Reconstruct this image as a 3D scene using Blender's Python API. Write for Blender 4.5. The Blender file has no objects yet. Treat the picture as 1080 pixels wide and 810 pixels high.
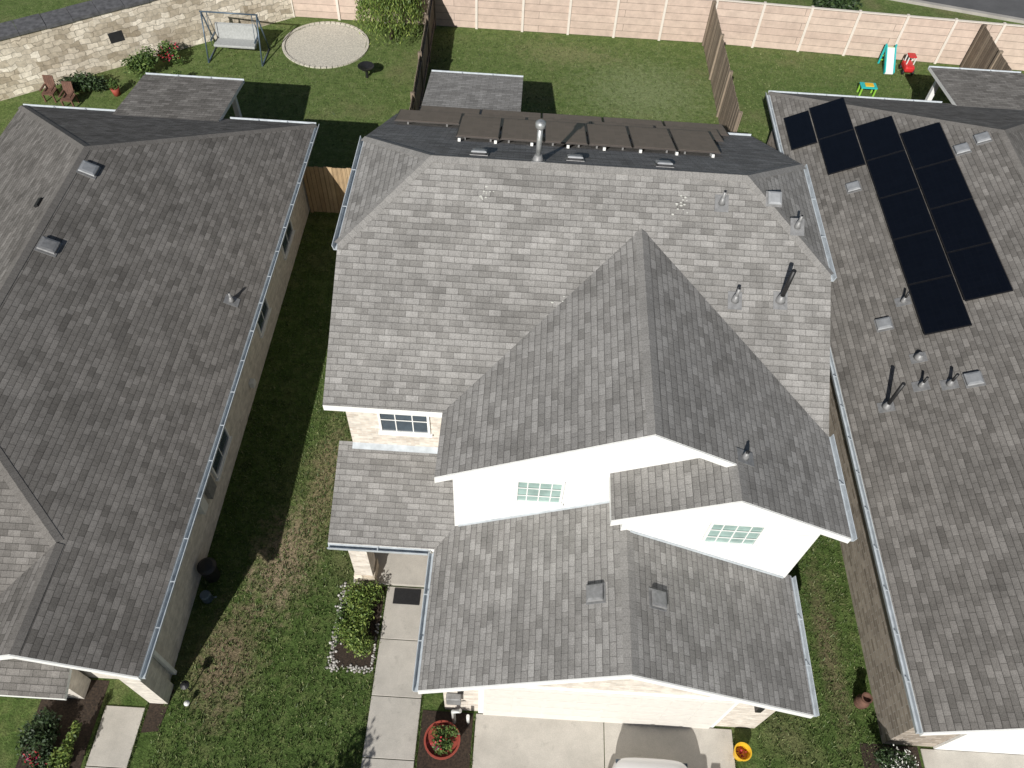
import bpy, bmesh, math, random
from mathutils import Vector, Matrix
random.seed(7)
scene=bpy.context.scene
scene.view_settings.view_transform='Standard'
try: scene.view_settings.look='None'
except Exception: pass
scene.view_settings.exposure=0
V=Vector
# ------------------------------------------------------------------ materials
def newmat(name):
    m=bpy.data.materials.new(name); m.use_nodes=True
    nt=m.node_tree; b=nt.nodes['Principled BSDF']
    return m,nt,b
def N(nt,t,**kw):
    n=nt.nodes.new(t)
    for k,v in kw.items(): setattr(n,k,v)
    return n
def mixc(nt,a,b,fac,mode='MIX'):
    m=nt.nodes.new('ShaderNodeMix'); m.data_type='RGBA'; m.blend_type=mode
    for s,v in ((6,a),(7,b),(0,fac)):
        if hasattr(v,'links'): nt.links.new(v,m.inputs[s])
        elif s==0: m.inputs[0].default_value=v
        else: m.inputs[s].default_value=(*v,1) if len(v)==3 else v
    return m.outputs[2]
def mathn(nt,op,a,b=None,clamp=False):
    m=nt.nodes.new('ShaderNodeMath'); m.operation=op; m.use_clamp=clamp
    for i,v in enumerate((a,b)):
        if v is None: continue
        if hasattr(v,'links'): nt.links.new(v,m.inputs[i])
        else: m.inputs[i].default_value=v
    return m.outputs[0]
def noise(nt,co,scale,detail=4,rough=.6):
    n=nt.nodes.new('ShaderNodeTexNoise'); n.inputs['Scale'].default_value=scale
    n.inputs['Detail'].default_value=detail; n.inputs['Roughness'].default_value=rough
    if co is not None: nt.links.new(co,n.inputs['Vector'])
    return n.outputs[0]
def ramp(nt,f,stops):
    r=nt.nodes.new('ShaderNodeValToRGB'); nt.links.new(f,r.inputs[0])
    e=r.color_ramp.elements
    while len(e)<len(stops): e.new(.5)
    for i,(p,c) in enumerate(stops):
        e[i].position=p; e[i].color=(*c,1) if isinstance(c,(tuple,list)) else (c,c,c,1)
    return r.outputs[0]
def bump(nt,b,h,strength=.3,dist=.02):
    n=nt.nodes.new('ShaderNodeBump'); n.inputs['Strength'].default_value=strength; n.inputs['Distance'].default_value=dist
    nt.links.new(h,n.inputs['Height']); nt.links.new(n.outputs[0],b.inputs['Normal'])
def objco(nt): return N(nt,'ShaderNodeNewGeometry').outputs['Position']
def simple(name,col,rough=.6,metal=0,var=.15,scale=6,bmp=0):
    m,nt,b=newmat(name); co=objco(nt)
    n=noise(nt,co,scale,3)
    lo=tuple(c*(1-var) for c in col); hi=tuple(min(1,c*(1+var)) for c in col)
    nt.links.new(ramp(nt,n,[(.3,lo),(.7,hi)]),b.inputs['Base Color'])
    b.inputs['Roughness'].default_value=rough; b.inputs['Metallic'].default_value=metal
    if bmp: bump(nt,b,noise(nt,co,scale*8,3),bmp,.01)
    return m
def brickn(nt,vec,w,h,mortar,off,c1,c2,cm,bias=0,smooth=.1):
    t=nt.nodes.new('ShaderNodeTexBrick'); nt.links.new(vec,t.inputs['Vector'])
    t.inputs['Scale'].default_value=1; t.inputs['Brick Width'].default_value=w; t.inputs['Row Height'].default_value=h
    t.inputs['Mortar Size'].default_value=mortar; t.offset=off; t.inputs['Bias'].default_value=bias
    t.inputs['Mortar Smooth'].default_value=smooth
    t.inputs['Color1'].default_value=(*c1,1);t.inputs['Color2'].default_value=(*c2,1);t.inputs['Mortar'].default_value=(*cm,1)
    return t
EXPO=.128
def shingle(name,lo,hi,joint_shade=.5,tab=.25,caps=False,bl=.82):
    m,nt,b=newmat(name)
    uv=N(nt,'ShaderNodeUVMap').outputs[0]; pos=objco(nt)
    if caps:
        mid=tuple((x+y)*.5 for x,y in zip(lo,hi))
        A=brickn(nt,uv,5,.143,.005,.5,tuple(x*.93 for x in mid),tuple(x*1.06 for x in mid),tuple(c*.75 for c in mid)); c=A.outputs[0]
    else:
        nz=nt.nodes.new('ShaderNodeTexNoise'); nz.inputs['Scale'].default_value=1.3; nt.links.new(uv,nz.inputs['Vector'])
        vm=nt.nodes.new('ShaderNodeVectorMath'); vm.operation='MULTIPLY_ADD'; nt.links.new(nz.outputs['Color'],vm.inputs[0])
        vm.inputs[1].default_value=(.03,.022,0); nt.links.new(uv,vm.inputs[2]); v=vm.outputs[0]
        A=brickn(nt,v,tab,EXPO,.004,.5,lo,hi,tuple(c*joint_shade for c in lo))  # dark tab joints, also part of the painted course shadow line
        B=brickn(nt,v,tab*1.63,EXPO,.0,.37,(bl,bl,bl),(1.1,1.1,1.1),(1,1,1),bias=.25)
        C=brickn(nt,v,tab*3.1,EXPO*2,.0,.61,(.94,.94,.94),(1.05,1.05,1.05),(1,1,1))
        c=mixc(nt,A.outputs[0],B.outputs[0],1,'MULTIPLY'); c=mixc(nt,c,C.outputs[0],1,'MULTIPLY')
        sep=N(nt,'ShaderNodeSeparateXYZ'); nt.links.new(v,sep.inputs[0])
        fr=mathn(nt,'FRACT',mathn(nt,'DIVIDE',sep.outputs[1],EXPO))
        c=mixc(nt,c,ramp(nt,fr,[(0,.62),(.14,.93),(.5,1.0),(.9,1.0)]),1,'MULTIPLY')  # course shadow line painted into the colour along each row's lower edge
        mp=nt.nodes.new('ShaderNodeMapping'); mp.inputs['Scale'].default_value=(5,.35,1); nt.links.new(uv,mp.inputs[0])
        c=mixc(nt,c,ramp(nt,noise(nt,mp.outputs[0],1,3),[(.35,.93),(.65,1.05)]),1,'MULTIPLY')
    c=mixc(nt,c,ramp(nt,noise(nt,pos,.55,4),[(.3,.87),(.7,1.1)]),1,'MULTIPLY')
    c=mixc(nt,c,ramp(nt,noise(nt,pos,45,2,.7),[(.25,.70),(.75,1.3)]),1,'MULTIPLY')
    nt.links.new(c,b.inputs['Base Color']); b.inputs['Roughness'].default_value=.95
    b.inputs['Specular IOR Level'].default_value=.15
    if not caps:
        bump(nt,b,mathn(nt,'MULTIPLY',fr,-1.0),.3,.012)
    return m
def wallbrick(name,c1,c2,cm,w=.2,h=.07):
    m,nt,b=newmat(name); pos=objco(nt)
    s=N(nt,'ShaderNodeSeparateXYZ'); nt.links.new(pos,s.inputs[0])
    cb=N(nt,'ShaderNodeCombineXYZ'); nt.links.new(mathn(nt,'ADD',s.outputs[0],s.outputs[1]),cb.inputs[0]); nt.links.new(s.outputs[2],cb.inputs[1])
    t=brickn(nt,cb.outputs[0],w,h,.008,.5,c1,c2,cm)
    c=mixc(nt,t.outputs[0],ramp(nt,noise(nt,pos,5,5),[(.3,.8),(.7,1.15)]),1,'MULTIPLY')
    nt.links.new(c,b.inputs['Base Color']); b.inputs['Roughness'].default_value=.9
    bump(nt,b,t.outputs['Fac'],-.5,.01)
    return m
M={}
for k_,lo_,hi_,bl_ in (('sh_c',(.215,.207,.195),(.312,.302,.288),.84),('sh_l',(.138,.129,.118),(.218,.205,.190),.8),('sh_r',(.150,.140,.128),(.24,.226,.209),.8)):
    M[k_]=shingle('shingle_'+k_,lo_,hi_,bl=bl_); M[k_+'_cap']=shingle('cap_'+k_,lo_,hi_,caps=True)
M['trim']=simple('white_trim',(.8,.8,.78),.5,var=.04)
def siding():
    m,nt,b=newmat('lap_siding'); pos=objco(nt); s=N(nt,'ShaderNodeSeparateXYZ'); nt.links.new(pos,s.inputs[0])
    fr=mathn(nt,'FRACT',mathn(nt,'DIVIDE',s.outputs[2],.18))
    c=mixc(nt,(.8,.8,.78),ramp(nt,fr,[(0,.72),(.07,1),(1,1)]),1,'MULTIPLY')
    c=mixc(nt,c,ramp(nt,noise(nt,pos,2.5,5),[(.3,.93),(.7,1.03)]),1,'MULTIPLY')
    nt.links.new(c,b.inputs['Base Color']); b.inputs['Roughness'].default_value=.6
    bump(nt,b,mathn(nt,'MULTIPLY',fr,-1.),.5,.015); return m
M['siding']=siding()
M['door']=simple('garage_door_paint',(.70,.67,.62),.5,var=.05)
M['gutter']=simple('gutter_paint',(.50,.54,.57),.4,var=.15)
M['brick']=wallbrick('cream_brick',(.52,.45,.38),(.72,.66,.58),(.6,.57,.52))
M['brick_l']=wallbrick('pale_brick',(.55,.5,.44),(.7,.65,.58),(.6,.57,.52))
M['brick_r']=wallbrick('brown_brick',(.22,.18,.14),(.40,.34,.28),(.4,.37,.33),w=.3,h=.1)
M['metal']=simple('galvanised',(.42,.43,.43),.45,.6,var=.2,scale=12)
M['boot']=simple('grey_boot',(.25,.25,.25),.5,.2,var=.2,scale=12)
M['ventlid']=simple('vent_lid',(.34,.35,.36),.5,.2,var=.15)
M['black']=simple('black_pipe',(.015,.015,.016),.5,var=.2)
M['dark']=simple('dark_interior',(.02,.02,.022),.7)
M['chalk']=simple('pale_stain',(.5,.5,.46),.9)
def glass(name,col,rough=.12):
    m,nt,b=newmat(name); pos=objco(nt)
    c=ramp(nt,noise(nt,pos,2.2,3),[(.35,tuple(x*.8 for x in col)),(.65,tuple(min(1,x*1.25) for x in col))])
    nt.links.new(c,b.inputs['Base Color']); b.inputs['Roughness'].default_value=rough; b.inputs['Specular IOR Level'].default_value=.8; return m
M['glassg']=glass('window_glass_green',(.30,.42,.39))
M['glassd']=glass('window_glass_dark',(.05,.07,.09))
def panelmat(name,c,line,rough):
    m,nt,b=newmat(name); uv=N(nt,'ShaderNodeUVMap').outputs[0]
    t=brickn(nt,uv,.158,.158,.003,0,c,tuple(x*1.2 for x in c),line)
    nt.links.new(t.outputs[0],b.inputs['Base Color']); b.inputs['Roughness'].default_value=rough; b.inputs['Specular IOR Level'].default_value=.35; return m
M['pv']=panelmat('pv_black',(.003,.004,.007),(.006,.007,.010),.25)
M['pvb']=panelmat('pv_brown',(.18,.138,.112),(.22,.18,.15),.4)
M['pvframe']=simple('pv_frame_black',(.012,.012,.014),.4,.2)
M['pvframeb']=simple('pv_frame_bronze',(.06,.05,.045),.5,.1)
M['alu']=simple('aluminium_rail',(.6,.6,.6),.35,.7,var=.05)
def concrete(name,col,joint=1.5):
    m,nt,b=newmat(name); pos=objco(nt)
    c=mixc(nt,col,ramp(nt,noise(nt,pos,1.2,6,.65),[(.3,.8),(.7,1.1)]),1,'MULTIPLY')
    c=mixc(nt,c,ramp(nt,noise(nt,pos,60,3,.7),[(.3,.85),(.7,1.1)]),1,'MULTIPLY')
    c=mixc(nt,c,ramp(nt,noise(nt,pos,4,6,.7),[(.60,1.),(.75,.72)]),1,'MULTIPLY')
    nt.links.new(c,b.inputs['Base Color']); b.inputs['Roughness'].default_value=.85
    return m
M['conc']=concrete('concrete',(.50,.47,.42))
M['asph']=concrete('asphalt',(.11,.11,.112))
M['kerb']=concrete('kerb_concrete',(.38,.36,.33))
def grass():
    m,nt,b=newmat('lawn_grass'); pos=objco(nt)
    big=noise(nt,pos,.35,4,.6); mid=noise(nt,pos,2.6,6,.75); fine=noise(nt,pos,22,4,.85); m2=noise(nt,pos,8,4,.75)
    s0=N(nt,'ShaderNodeSeparateXYZ'); nt.links.new(pos,s0.inputs[0])
    g=ramp(nt,mid,[(.30,(.042,.074,.016)),(.5,(.080,.126,.033)),(.70,(.145,.175,.062))])
    gb=ramp(nt,mid,[(.30,(.080,.125,.034)),(.5,(.122,.172,.052)),(.70,(.18,.212,.085))])
    g=mixc(nt,g,gb,ramp(nt,mathn(nt,'DIVIDE',s0.outputs[1],30),[(.5,0),(.75,1)]))
    dry=mixc(nt,g,(.21,.185,.10),ramp(nt,big,[(.53,0),(.72,.6)]))
    pn=mathn(nt,'MULTIPLY',mathn(nt,'SUBTRACT',noise(nt,pos,3.5,6,.8),.5),3.0)
    def patch(cx,cy,rx,ry,col,base,strength=.9):
        s=N(nt,'ShaderNodeSeparateXYZ'); nt.links.new(pos,s.inputs[0])
        dx=mathn(nt,'DIVIDE',mathn(nt,'SUBTRACT',s.outputs[0],cx),rx); dy=mathn(nt,'DIVIDE',mathn(nt,'SUBTRACT',s.outputs[1],cy),ry)
        d=mathn(nt,'SQRT',mathn(nt,'ADD',mathn(nt,'MULTIPLY',dx,dx),mathn(nt,'MULTIPLY',dy,dy)))
        d=mathn(nt,'ADD',d,pn)
        return mixc(nt,base,col,ramp(nt,d,[(.25,strength),(1.2,0)]))
    c=patch(-5.2,7.4,.95,1.7,(.30,.235,.155),dry,.95)
    c=patch(-5.9,5.0,.85,1.7,(.21,.16,.105),c,.85)
    c=patch(-4.6,9.4,.6,2.4,(.25,.20,.12),c,.75)
    c=patch(4.5,27.5,3.2,2.6,(.23,.27,.13),c,.7)
    c=patch(1.5,29.8,2.5,1.0,(.25,.24,.12),c,.55)
    c=patch(7.7,6.2,.35,2.6,(.18,.14,.09),c,.7)
    c=patch(12.5,27.5,3.2,2.2,(.08,.15,.035),c,.5)
    c=mixc(nt,c,ramp(nt,m2,[(.25,.55),(.5,1.),(.75,1.35)]),1,'MULTIPLY')
    c=mixc(nt,c,ramp(nt,fine,[(.25,.35),(.5,1.),(.75,1.65)]),1,'MULTIPLY')
    nt.links.new(c,b.inputs['Base Color']); b.inputs['Roughness'].default_value=.9; b.inputs['Specular IOR Level'].default_value=.15
    bump(nt,b,noise(nt,pos,20,3,.8),.8,.06); return m
M['grass']=grass()
M['mulch']=simple('mulch',(.04,.027,.018),.95,var=.6,scale=25,bmp=.6)
M['gravel']=simple('gravel',(.52,.49,.42),.95,var=.3,scale=18,bmp=.9)
def stone():
    m,nt,b=newmat('limestone_wall'); pos=objco(nt)
    s=N(nt,'ShaderNodeSeparateXYZ'); nt.links.new(pos,s.inputs[0])
    cb=N(nt,'ShaderNodeCombineXYZ'); nt.links.new(mathn(nt,'MULTIPLY',mathn(nt,'ADD',s.outputs[0],s.outputs[1]),.72),cb.inputs[0]); nt.links.new(s.outputs[2],cb.inputs[1])
    nz=nt.nodes.new('ShaderNodeTexNoise'); nz.inputs['Scale'].default_value=2.6; nt.links.new(cb.outputs[0],nz.inputs['Vector'])
    vm=nt.nodes.new('ShaderNodeVectorMath'); vm.operation='MULTIPLY_ADD'; nt.links.new(nz.outputs['Color'],vm.inputs[0]); vm.inputs[1].default_value=(.35,.3,0); nt.links.new(cb.outputs[0],vm.inputs[2])
    A=brickn(nt,vm.outputs[0],.36,.19,.012,.43,(.48,.43,.35),(.85,.80,.71),(.38,.35,.30))
    B=brickn(nt,vm.outputs[0],.72,.38,0,.3,(.72,.66,.58),(1.15,1.12,1.08),(1,1,1))
    c=mixc(nt,A.outputs[0],B.outputs[0],1,'MULTIPLY')
    c=mixc(nt,c,ramp(nt,noise(nt,pos,7,5),[(.3,.75),(.7,1.2)]),1,'MULTIPLY')
    nt.links.new(c,b.inputs['Base Color']); b.inputs['Roughness'].default_value=.95; bump(nt,b,A.outputs['Fac'],-.8,.03); return m
M['stone']=stone()
M['cap']=simple('wall_cap',(.10,.10,.105),.9,var=.4,scale=5)
def boards(name,c1,c2,horiz=False,w=.14,gap=.006):
    m,nt,b=newmat(name); pos=objco(nt); s=N(nt,'ShaderNodeSeparateXYZ'); nt.links.new(pos,s.inputs[0])
    cb=N(nt,'ShaderNodeCombineXYZ'); xy=mathn(nt,'ADD',s.outputs[0],s.outputs[1])
    if horiz: nt.links.new(xy,cb.inputs[0]); nt.links.new(s.outputs[2],cb.inputs[1])
    else: nt.links.new(s.outputs[2],cb.inputs[0]); nt.links.new(xy,cb.inputs[1])
    t=brickn(nt,cb.outputs[0],7,w,gap,.5,c1,c2,tuple(x*.35 for x in c1))
    c=mixc(nt,t.outputs[0],ramp(nt,noise(nt,pos,3,6,.7),[(.3,.82),(.7,1.12)]),1,'MULTIPLY')
    nt.links.new(c,b.inputs['Base Color']); b.inputs['Roughness'].default_value=.85; return m
M['fence_pink']=boards('beige_fence_boards',(.54,.42,.35),(.60,.48,.40),True,.30,.008)
M['fence_wood']=boards('weathered_boards',(.17,.13,.095),(.30,.24,.18))
M['fence_tan']=boards('cedar_boards',(.36,.25,.14),(.48,.35,.21))
M['post']=simple('fence_post',(.68,.62,.55),.7,var=.05)
def leafm(name,a,b2,c3):
    m,nt,b=newmat(name); g=N(nt,'ShaderNodeNewGeometry')
    nt.links.new(ramp(nt,g.outputs['Random Per Island'],[(0,a),(.6,b2),(1,c3)]),b.inputs['Base Color']); b.inputs['Roughness'].default_value=.6; return m
M['leaf']=leafm('bush_leaves',(.03,.06,.012),(.08,.14,.03),(.17,.24,.06))
M['blade']=leafm('grass_blades',(.045,.075,.018),(.10,.15,.04),(.24,.25,.11))
M['leafy']=leafm('yellow_green_leaves',(.05,.09,.015),(.13,.20,.035),(.28,.34,.08))
M['leafd']=leafm('dark_leaves',(.015,.03,.01),(.03,.06,.018),(.06,.1,.03))
M['flower']=leafm('white_flowers',(.5,.5,.45),(.7,.7,.65),(.85,.85,.8))
M['pebble']=leafm('pale_pebbles',(.22,.20,.18),(.42,.40,.37),(.66,.64,.60))
M['redfl']=leafm('red_flowers',(.3,.01,.02),(.5,.03,.05),(.3,.02,.15))
M['bark']=simple('bark',(.10,.075,.055),.9,var=.3,scale=20,bmp=.5)
M['white']=simple('car_paint',(.82,.82,.83),.2,var=.01)
M['tyre']=simple('rubber',(.02,.02,.02),.8)
M['terra']=simple('terracotta',(.30,.055,.035),.7,var=.15)
M['blue']=simple('blue_grey_paint',(.10,.14,.18),.4,.3)
M['cushion']=simple('grey_fabric',(.36,.37,.36),.9,var=.15,scale=15)
M['teal']=simple('teal_plastic',(.02,.45,.45),.4,var=.05); M['redp']=simple('red_plastic',(.55,.03,.03),.4,var=.05)
M['greenp']=simple('green_plastic',(.25,.5,.06),.4,var=.05); M['yellow']=simple('yellow_plastic',(.75,.45,.03),.4,var=.05)
M['whitep']=simple('white_plastic',(.7,.7,.67),.4,var=.05)
M['rust']=simple('rust_wood',(.13,.065,.045),.8,var=.3)
M['mat']=simple('rubber_mat',(.015,.015,.016),.95,var=.4,scale=30)
# ------------------------------------------------------------------ geometry helpers
def link(o,parent=None):
    bpy.context.collection.objects.link(o)
    if parent: o.parent=parent
    return o
def root(name,loc=(0,0,0)):
    o=bpy.data.objects.new(name,None); o.empty_display_size=.3; link(o); o.location=loc; return o
def mesh(name,verts,faces,mats,parent=None,fm=None,uvs=None,smooth=False):
    me=bpy.data.meshes.new(name); me.from_pydata([tuple(v) for v in verts],[],faces)
    for m in (mats if isinstance(mats,list) else [mats]): me.materials.append(m)
    if fm: 
        for p,i in zip(me.polygons,fm): p.material_index=i
    if uvs:
        ul=me.uv_layers.new(name='UVMap')
        for p in me.polygons:
            for li in p.loop_indices: ul.data[li].uv=uvs(p,me.vertices[me.loops[li].vertex_index].co)
    if smooth:
        for p in me.polygons: p.use_smooth=True
    me.update(); return link(bpy.data.objects.new(name,me),parent)
def obox(name,parent,c,ax,ay,az,mat,uv=False):
    c,ax,ay,az=V(c),V(ax),V(ay),V(az); vs=[]
    for k in (-1,1):
        for j in (-1,1):
            for i in (-1,1): vs.append(c+ax*i+ay*j+az*k)
    fs=[(0,2,3,1),(4,5,7,6),(0,1,5,4),(2,6,7,3),(0,4,6,2),(1,3,7,5)]
    if ax.cross(ay).dot(az)<0: fs=[f[::-1] for f in fs]
    u=None
    if uv:
        uu,vv=ax.normalized(),ay.normalized()
        u=lambda p,co:((co-c).dot(uu)+ax.length,(co-c).dot(vv)+ay.length)
    return mesh(name,vs,fs,mat,parent,uvs=u)
def box(name,parent,x0,x1,y0,y1,z0,z1,mat,bev=0):
    o=obox(name,parent,((x0+x1)/2,(y0+y1)/2,(z0+z1)/2),((x1-x0)/2,0,0),(0,(y1-y0)/2,0),(0,0,(z1-z0)/2),mat)
    if bev:
        b=o.modifiers.new('b','BEVEL'); b.width=bev; b.segments=2
    return o
def tube(name,parent,pts,rads,mat,seg=12,cap=True):
    pts=[V(p) for p in pts]; vs=[];fs=[]
    if not isinstance(rads,(list,tuple)): rads=[rads]*len(pts)
    for i,p in enumerate(pts):
        d=(pts[min(i+1,len(pts)-1)]-pts[max(i-1,0)])
        if d.length<1e-6: d=V((0,0,1))
        d.normalize(); a=d.orthogonal() if abs(d.z)<.99 else V((1,0,0)); a.normalize(); b=d.cross(a).normalized(); a=b.cross(d)
        for k in range(seg):
            t=2*math.pi*k/seg; vs.append(p+(a*math.cos(t)+b*math.sin(t))*rads[i])
    for i in range(len(pts)-1):
        for k in range(seg):
            k2=(k+1)%seg; fs.append((i*seg+k,i*seg+k2,(i+1)*seg+k2,(i+1)*seg+k))
    if cap: fs+= [tuple(range(seg))[::-1],tuple(range((len(pts)-1)*seg,len(pts)*seg))]
    o=mesh(name,vs,fs,mat,parent)
    for p in o.data.polygons:
        if len(p.vertices)==4: p.use_smooth=True
    return o
def roof(name,parent,pts,mat,th=.17):
    pts=[V(p) for p in pts]
    n=V((0,0,0))
    for i in range(len(pts)):
        a,b=pts[i],pts[(i+1)%len(pts)]; n+=a.cross(b)
    if n.z<0: pts=pts[::-1]; n=-n
    n.normalize(); k=len(pts)
    u=V((0,0,1)).cross(n); u=u.normalized() if u.length>1e-3 else V((1,0,0)); v=n.cross(u)
    vs=pts+[p-V((0,0,th)) for p in pts]
    fs=[tuple(range(k)),tuple(range(k,2*k))[::-1]]; fm=[0,1]
    for i in range(k):
        j=(i+1)%k; fs.append((i,k+i,k+j,j)); fm.append(1)
    return mesh(name,vs,fs,[mat,M['trim']],parent,fm,lambda p,co:(co.dot(u),co.dot(v)))
def cap(name,parent,p,q,mat,drop=.055,w=.13):
    mat={M['sh_c']:M['sh_c_cap'],M['sh_l']:M['sh_l_cap'],M['sh_r']:M['sh_r_cap']}[mat]
    p,q=V(p),V(q); d=(q-p); L=d.length; d.normalize(); s=V((0,0,1)).cross(d).normalized()
    up=V((0,0,1)); vs=[];fs=[]; drop=drop*.867
    for c in (p,q): vs+= [c-s*w+up*(.006-drop),c+up*.012,c+s*w+up*(.006-drop)]
    fs=[(0,1,4,3),(1,2,5,4)]
    u=lambda po,co:((co-p).dot(s)+2.5,(co-p).dot(d))
    return mesh(name,vs,fs,mat,parent,uvs=u)
def gutter(name,parent,p,q,out):
    p,q,out=V(p),V(q),V(out)
    prof=[(0.004,-.02),(.004,-.13),(.09,-.13),(.115,-.01),(.10,-.01),(.08,-.118),(.018,-.118),(.018,-.02)]
    vs=[];k=len(prof)
    for e in (p,q):
        for a,z in prof: vs.append(e+out*a+V((0,0,z)))
    fs=[(i,(i+1)%k,k+(i+1)%k,k+i) for i in range(k)]+[tuple(range(k)),tuple(range(k,2*k))[::-1]]
    o=mesh(name,vs,fs,M['gutter'],parent)
    L=(q-p).length;d=(q-p).normalized(); n=int(L/.9)
    for i in range(1,n):
        c=p+d*(L*i/n)+out*.06+V((0,0,-.016)); obox('hanger',parent,c,d*.010,out*.045,(0,0,.005),M['gutter'])
    return o
def prism(name,parent,poly,axis,a,b,mat):
    vs=[]
    for t in (a,b):
        for s,z in poly: vs.append((t,s,z) if axis=='X' else (s,t,z))
    k=len(poly); fs=[(i,(i+1)%k,k+(i+1)%k,k+i) for i in range(k)]+[tuple(range(k))[::-1],tuple(range(k,2*k))]
    o=mesh(name,vs,fs,mat,parent)
    bm=bmesh.new(); bm.from_mesh(o.data); bmesh.ops.recalc_face_normals(bm,faces=bm.faces); bm.to_mesh(o.data); bm.free()
    return o
def window(parent,x0,x1,y,z0,z1,glassm,nx=3,nz=2,blinds=False,out=-1,axis='Y'):
    def bx(nm,a0,a1,d0,d1,c0,c1,m):
        d0,d1=y+out*d0,y+out*d1
        lo,hi=min(d0,d1),max(d0,d1)
        if axis=='Y': box(nm,parent,a0,a1,lo,hi,c0,c1,m)
        else: box(nm,parent,lo,hi,a0,a1,c0,c1,m)
    f=.05
    bx('window_glass',x0+f,x1-f,.005,.02,z0+f,z1-f,glassm)
    bx('frame_left',x0,x0+f,.003,.05,z0,z1,M['trim']);bx('frame_right',x1-f,x1,.003,.05,z0,z1,M['trim'])
    bx('frame_top',x0+f,x1-f,.003,.05,z1-f,z1,M['trim']);bx('frame_bottom',x0+f,x1-f,.003,.05,z0,z0+f,M['trim'])
    bx('sill',x0-.04,x1+.04,.003,.08,z0-.05,z0-.002,M['trim'])
    for i in range(1,nx):
        x=x0+(x1-x0)*i/nx; bx('muntin',x-.011,x+.011,.022,.034,z0+f,z1-f,M['trim'])
    for i in range(1,nz):
        z=z0+(z1-z0)*i/nz; bx('muntin_bar',x0+f,x1-f,.036,.046,z-.011,z+.011,M['trim'])
def frame_of(n):
    n=V(n).normalized(); u=V((0,0,1)).cross(n); u=u.normalized(); v=n.cross(u); return u,v,n
def boxvent(parent,P,n,s=.2,lid=None):
    u,v,n=frame_of(n); P=V(P)
    obox('vent_flange',parent,P+n*.008,u*(s*1.25),v*(s*1.25),n*.006,M['boot'])
    vs=[];
    for h,k in ((.012,.92),(.05,.86),(.055,1.08),(.085,1.0),(.10,.7)):
        for i,j in ((-1,-1),(1,-1),(1,1),(-1,1)): vs.append(P+u*(i*s*k)+v*(j*s*k)+n*h)
    fs=[];fm=[]
    for l in range(4):
        for i in range(4):
            j=(i+1)%4; fs.append((l*4+i,l*4+j,l*4+4+j,l*4+4+i)); fm.append(1 if l==0 else 0)
    fs.append((16,17,18,19)); fm.append(0)
    o=mesh('box_vent',vs,fs,[lid or M['ventlid'],M['dark']],parent,fm)
def pipe(parent,P,n,h=.45,r=.045,mat=None,capd=False):
    u,v,n=frame_of(n); P=V(P); mat=mat or M['boot']
    obox('boot_flange',parent,P+n*.008,u*(.14),v*(.18),n*.005,M['boot'])
    tube('boot_cone',parent,[P,P+V((0,0,.05)),P+V((0,0,.16))],[r*2.3,r*2.0,r*1.25],M['boot'])
    tube('vent_pipe',parent,[P,P+V((0,0,h))],r,mat)
    if capd:
        tube('pipe_cap',parent,[P+V((0,0,h-.02)),P+V((0,0,h+.03)),P+V((0,0,h+.12)),P+V((0,0,h+.16))],[r*1.2,r*1.9,r*1.9,r*.8],mat)
    else: tube('pipe_mouth',parent,[P+V((0,0,h+.001)),P+V((0,0,h+.004))],r*.75,M['dark'])
def leaves(name,parent,blobs,n,size,mat,core=None):
    vs=[];fs=[]
    tot=sum(b[1][0]*b[1][1]*b[1][2] for b in blobs)
    for c,r in blobs:
        k=int(n*(r[0]*r[1]*r[2])/tot)
        for _ in range(k):
            d=V((random.gauss(0,1),random.gauss(0,1),random.gauss(0,1))).normalized()
            q=random.random()**.45*(1+random.uniform(-.12,.2))
            p=V((c[0]+d.x*r[0]*q,c[1]+d.y*r[1]*q,max(.01,c[2]+d.z*r[2]*q)))
            a=V((random.gauss(0,1),random.gauss(0,1),random.gauss(0,.6))).normalized(); b=a.orthogonal().normalized()
            b=(Matrix.Rotation(random.uniform(0,6.28),3,a)@b)
            s=size*random.uniform(.6,1.4); i=len(vs)
            vs+= [p-a*s,p+b*s*.45,p+a*s,p-b*s*.45]; fs.append((i,i+1,i+2,i+3))
    return mesh(name,vs,fs,mat,parent)
def blobs(c,r,k,spread=.6,rs=.5):
    out=[]
    for _ in range(k):
        d=V((random.uniform(-1,1),random.uniform(-1,1),random.uniform(-1,1)))
        out.append(((c[0]+d.x*r[0]*spread,c[1]+d.y*r[1]*spread,c[2]+d.z*r[2]*spread),tuple(x*rs*random.uniform(.7,1.3) for x in r)))
    return out
# ------------------------------------------------------------------ ground
def sheet(name,pts,z,mat,parent=None):
    return mesh(name,[(x,y,z) for x,y in pts],[tuple(range(len(pts)))],mat,parent)
sheet('ground',[(-600,-600),(600,-600),(600,600),(-600,600)],0,M['grass'])
# ------------------------------------------------------------------ centre house
H=root('brick_house')
S=M['sh_c']
zf=lambda y:5.3+.55*(y-8.42)
zb=lambda y:7.7915-.55*(y-12.95)
YB=18.6
xl,xr=-3.6,6.22
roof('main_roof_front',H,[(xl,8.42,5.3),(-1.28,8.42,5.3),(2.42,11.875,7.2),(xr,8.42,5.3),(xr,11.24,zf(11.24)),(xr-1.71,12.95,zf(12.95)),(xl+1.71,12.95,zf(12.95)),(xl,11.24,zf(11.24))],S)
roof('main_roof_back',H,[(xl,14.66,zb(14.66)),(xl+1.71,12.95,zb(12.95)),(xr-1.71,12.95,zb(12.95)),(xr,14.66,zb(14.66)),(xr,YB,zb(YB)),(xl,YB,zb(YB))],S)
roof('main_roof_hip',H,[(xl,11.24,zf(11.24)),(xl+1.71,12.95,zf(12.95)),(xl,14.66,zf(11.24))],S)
roof('main_roof_hip',H,[(xr,11.24,zf(11.24)),(xr-1.71,12.95,zf(12.95)),(xr,14.66,zf(11.24))],S)
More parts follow.
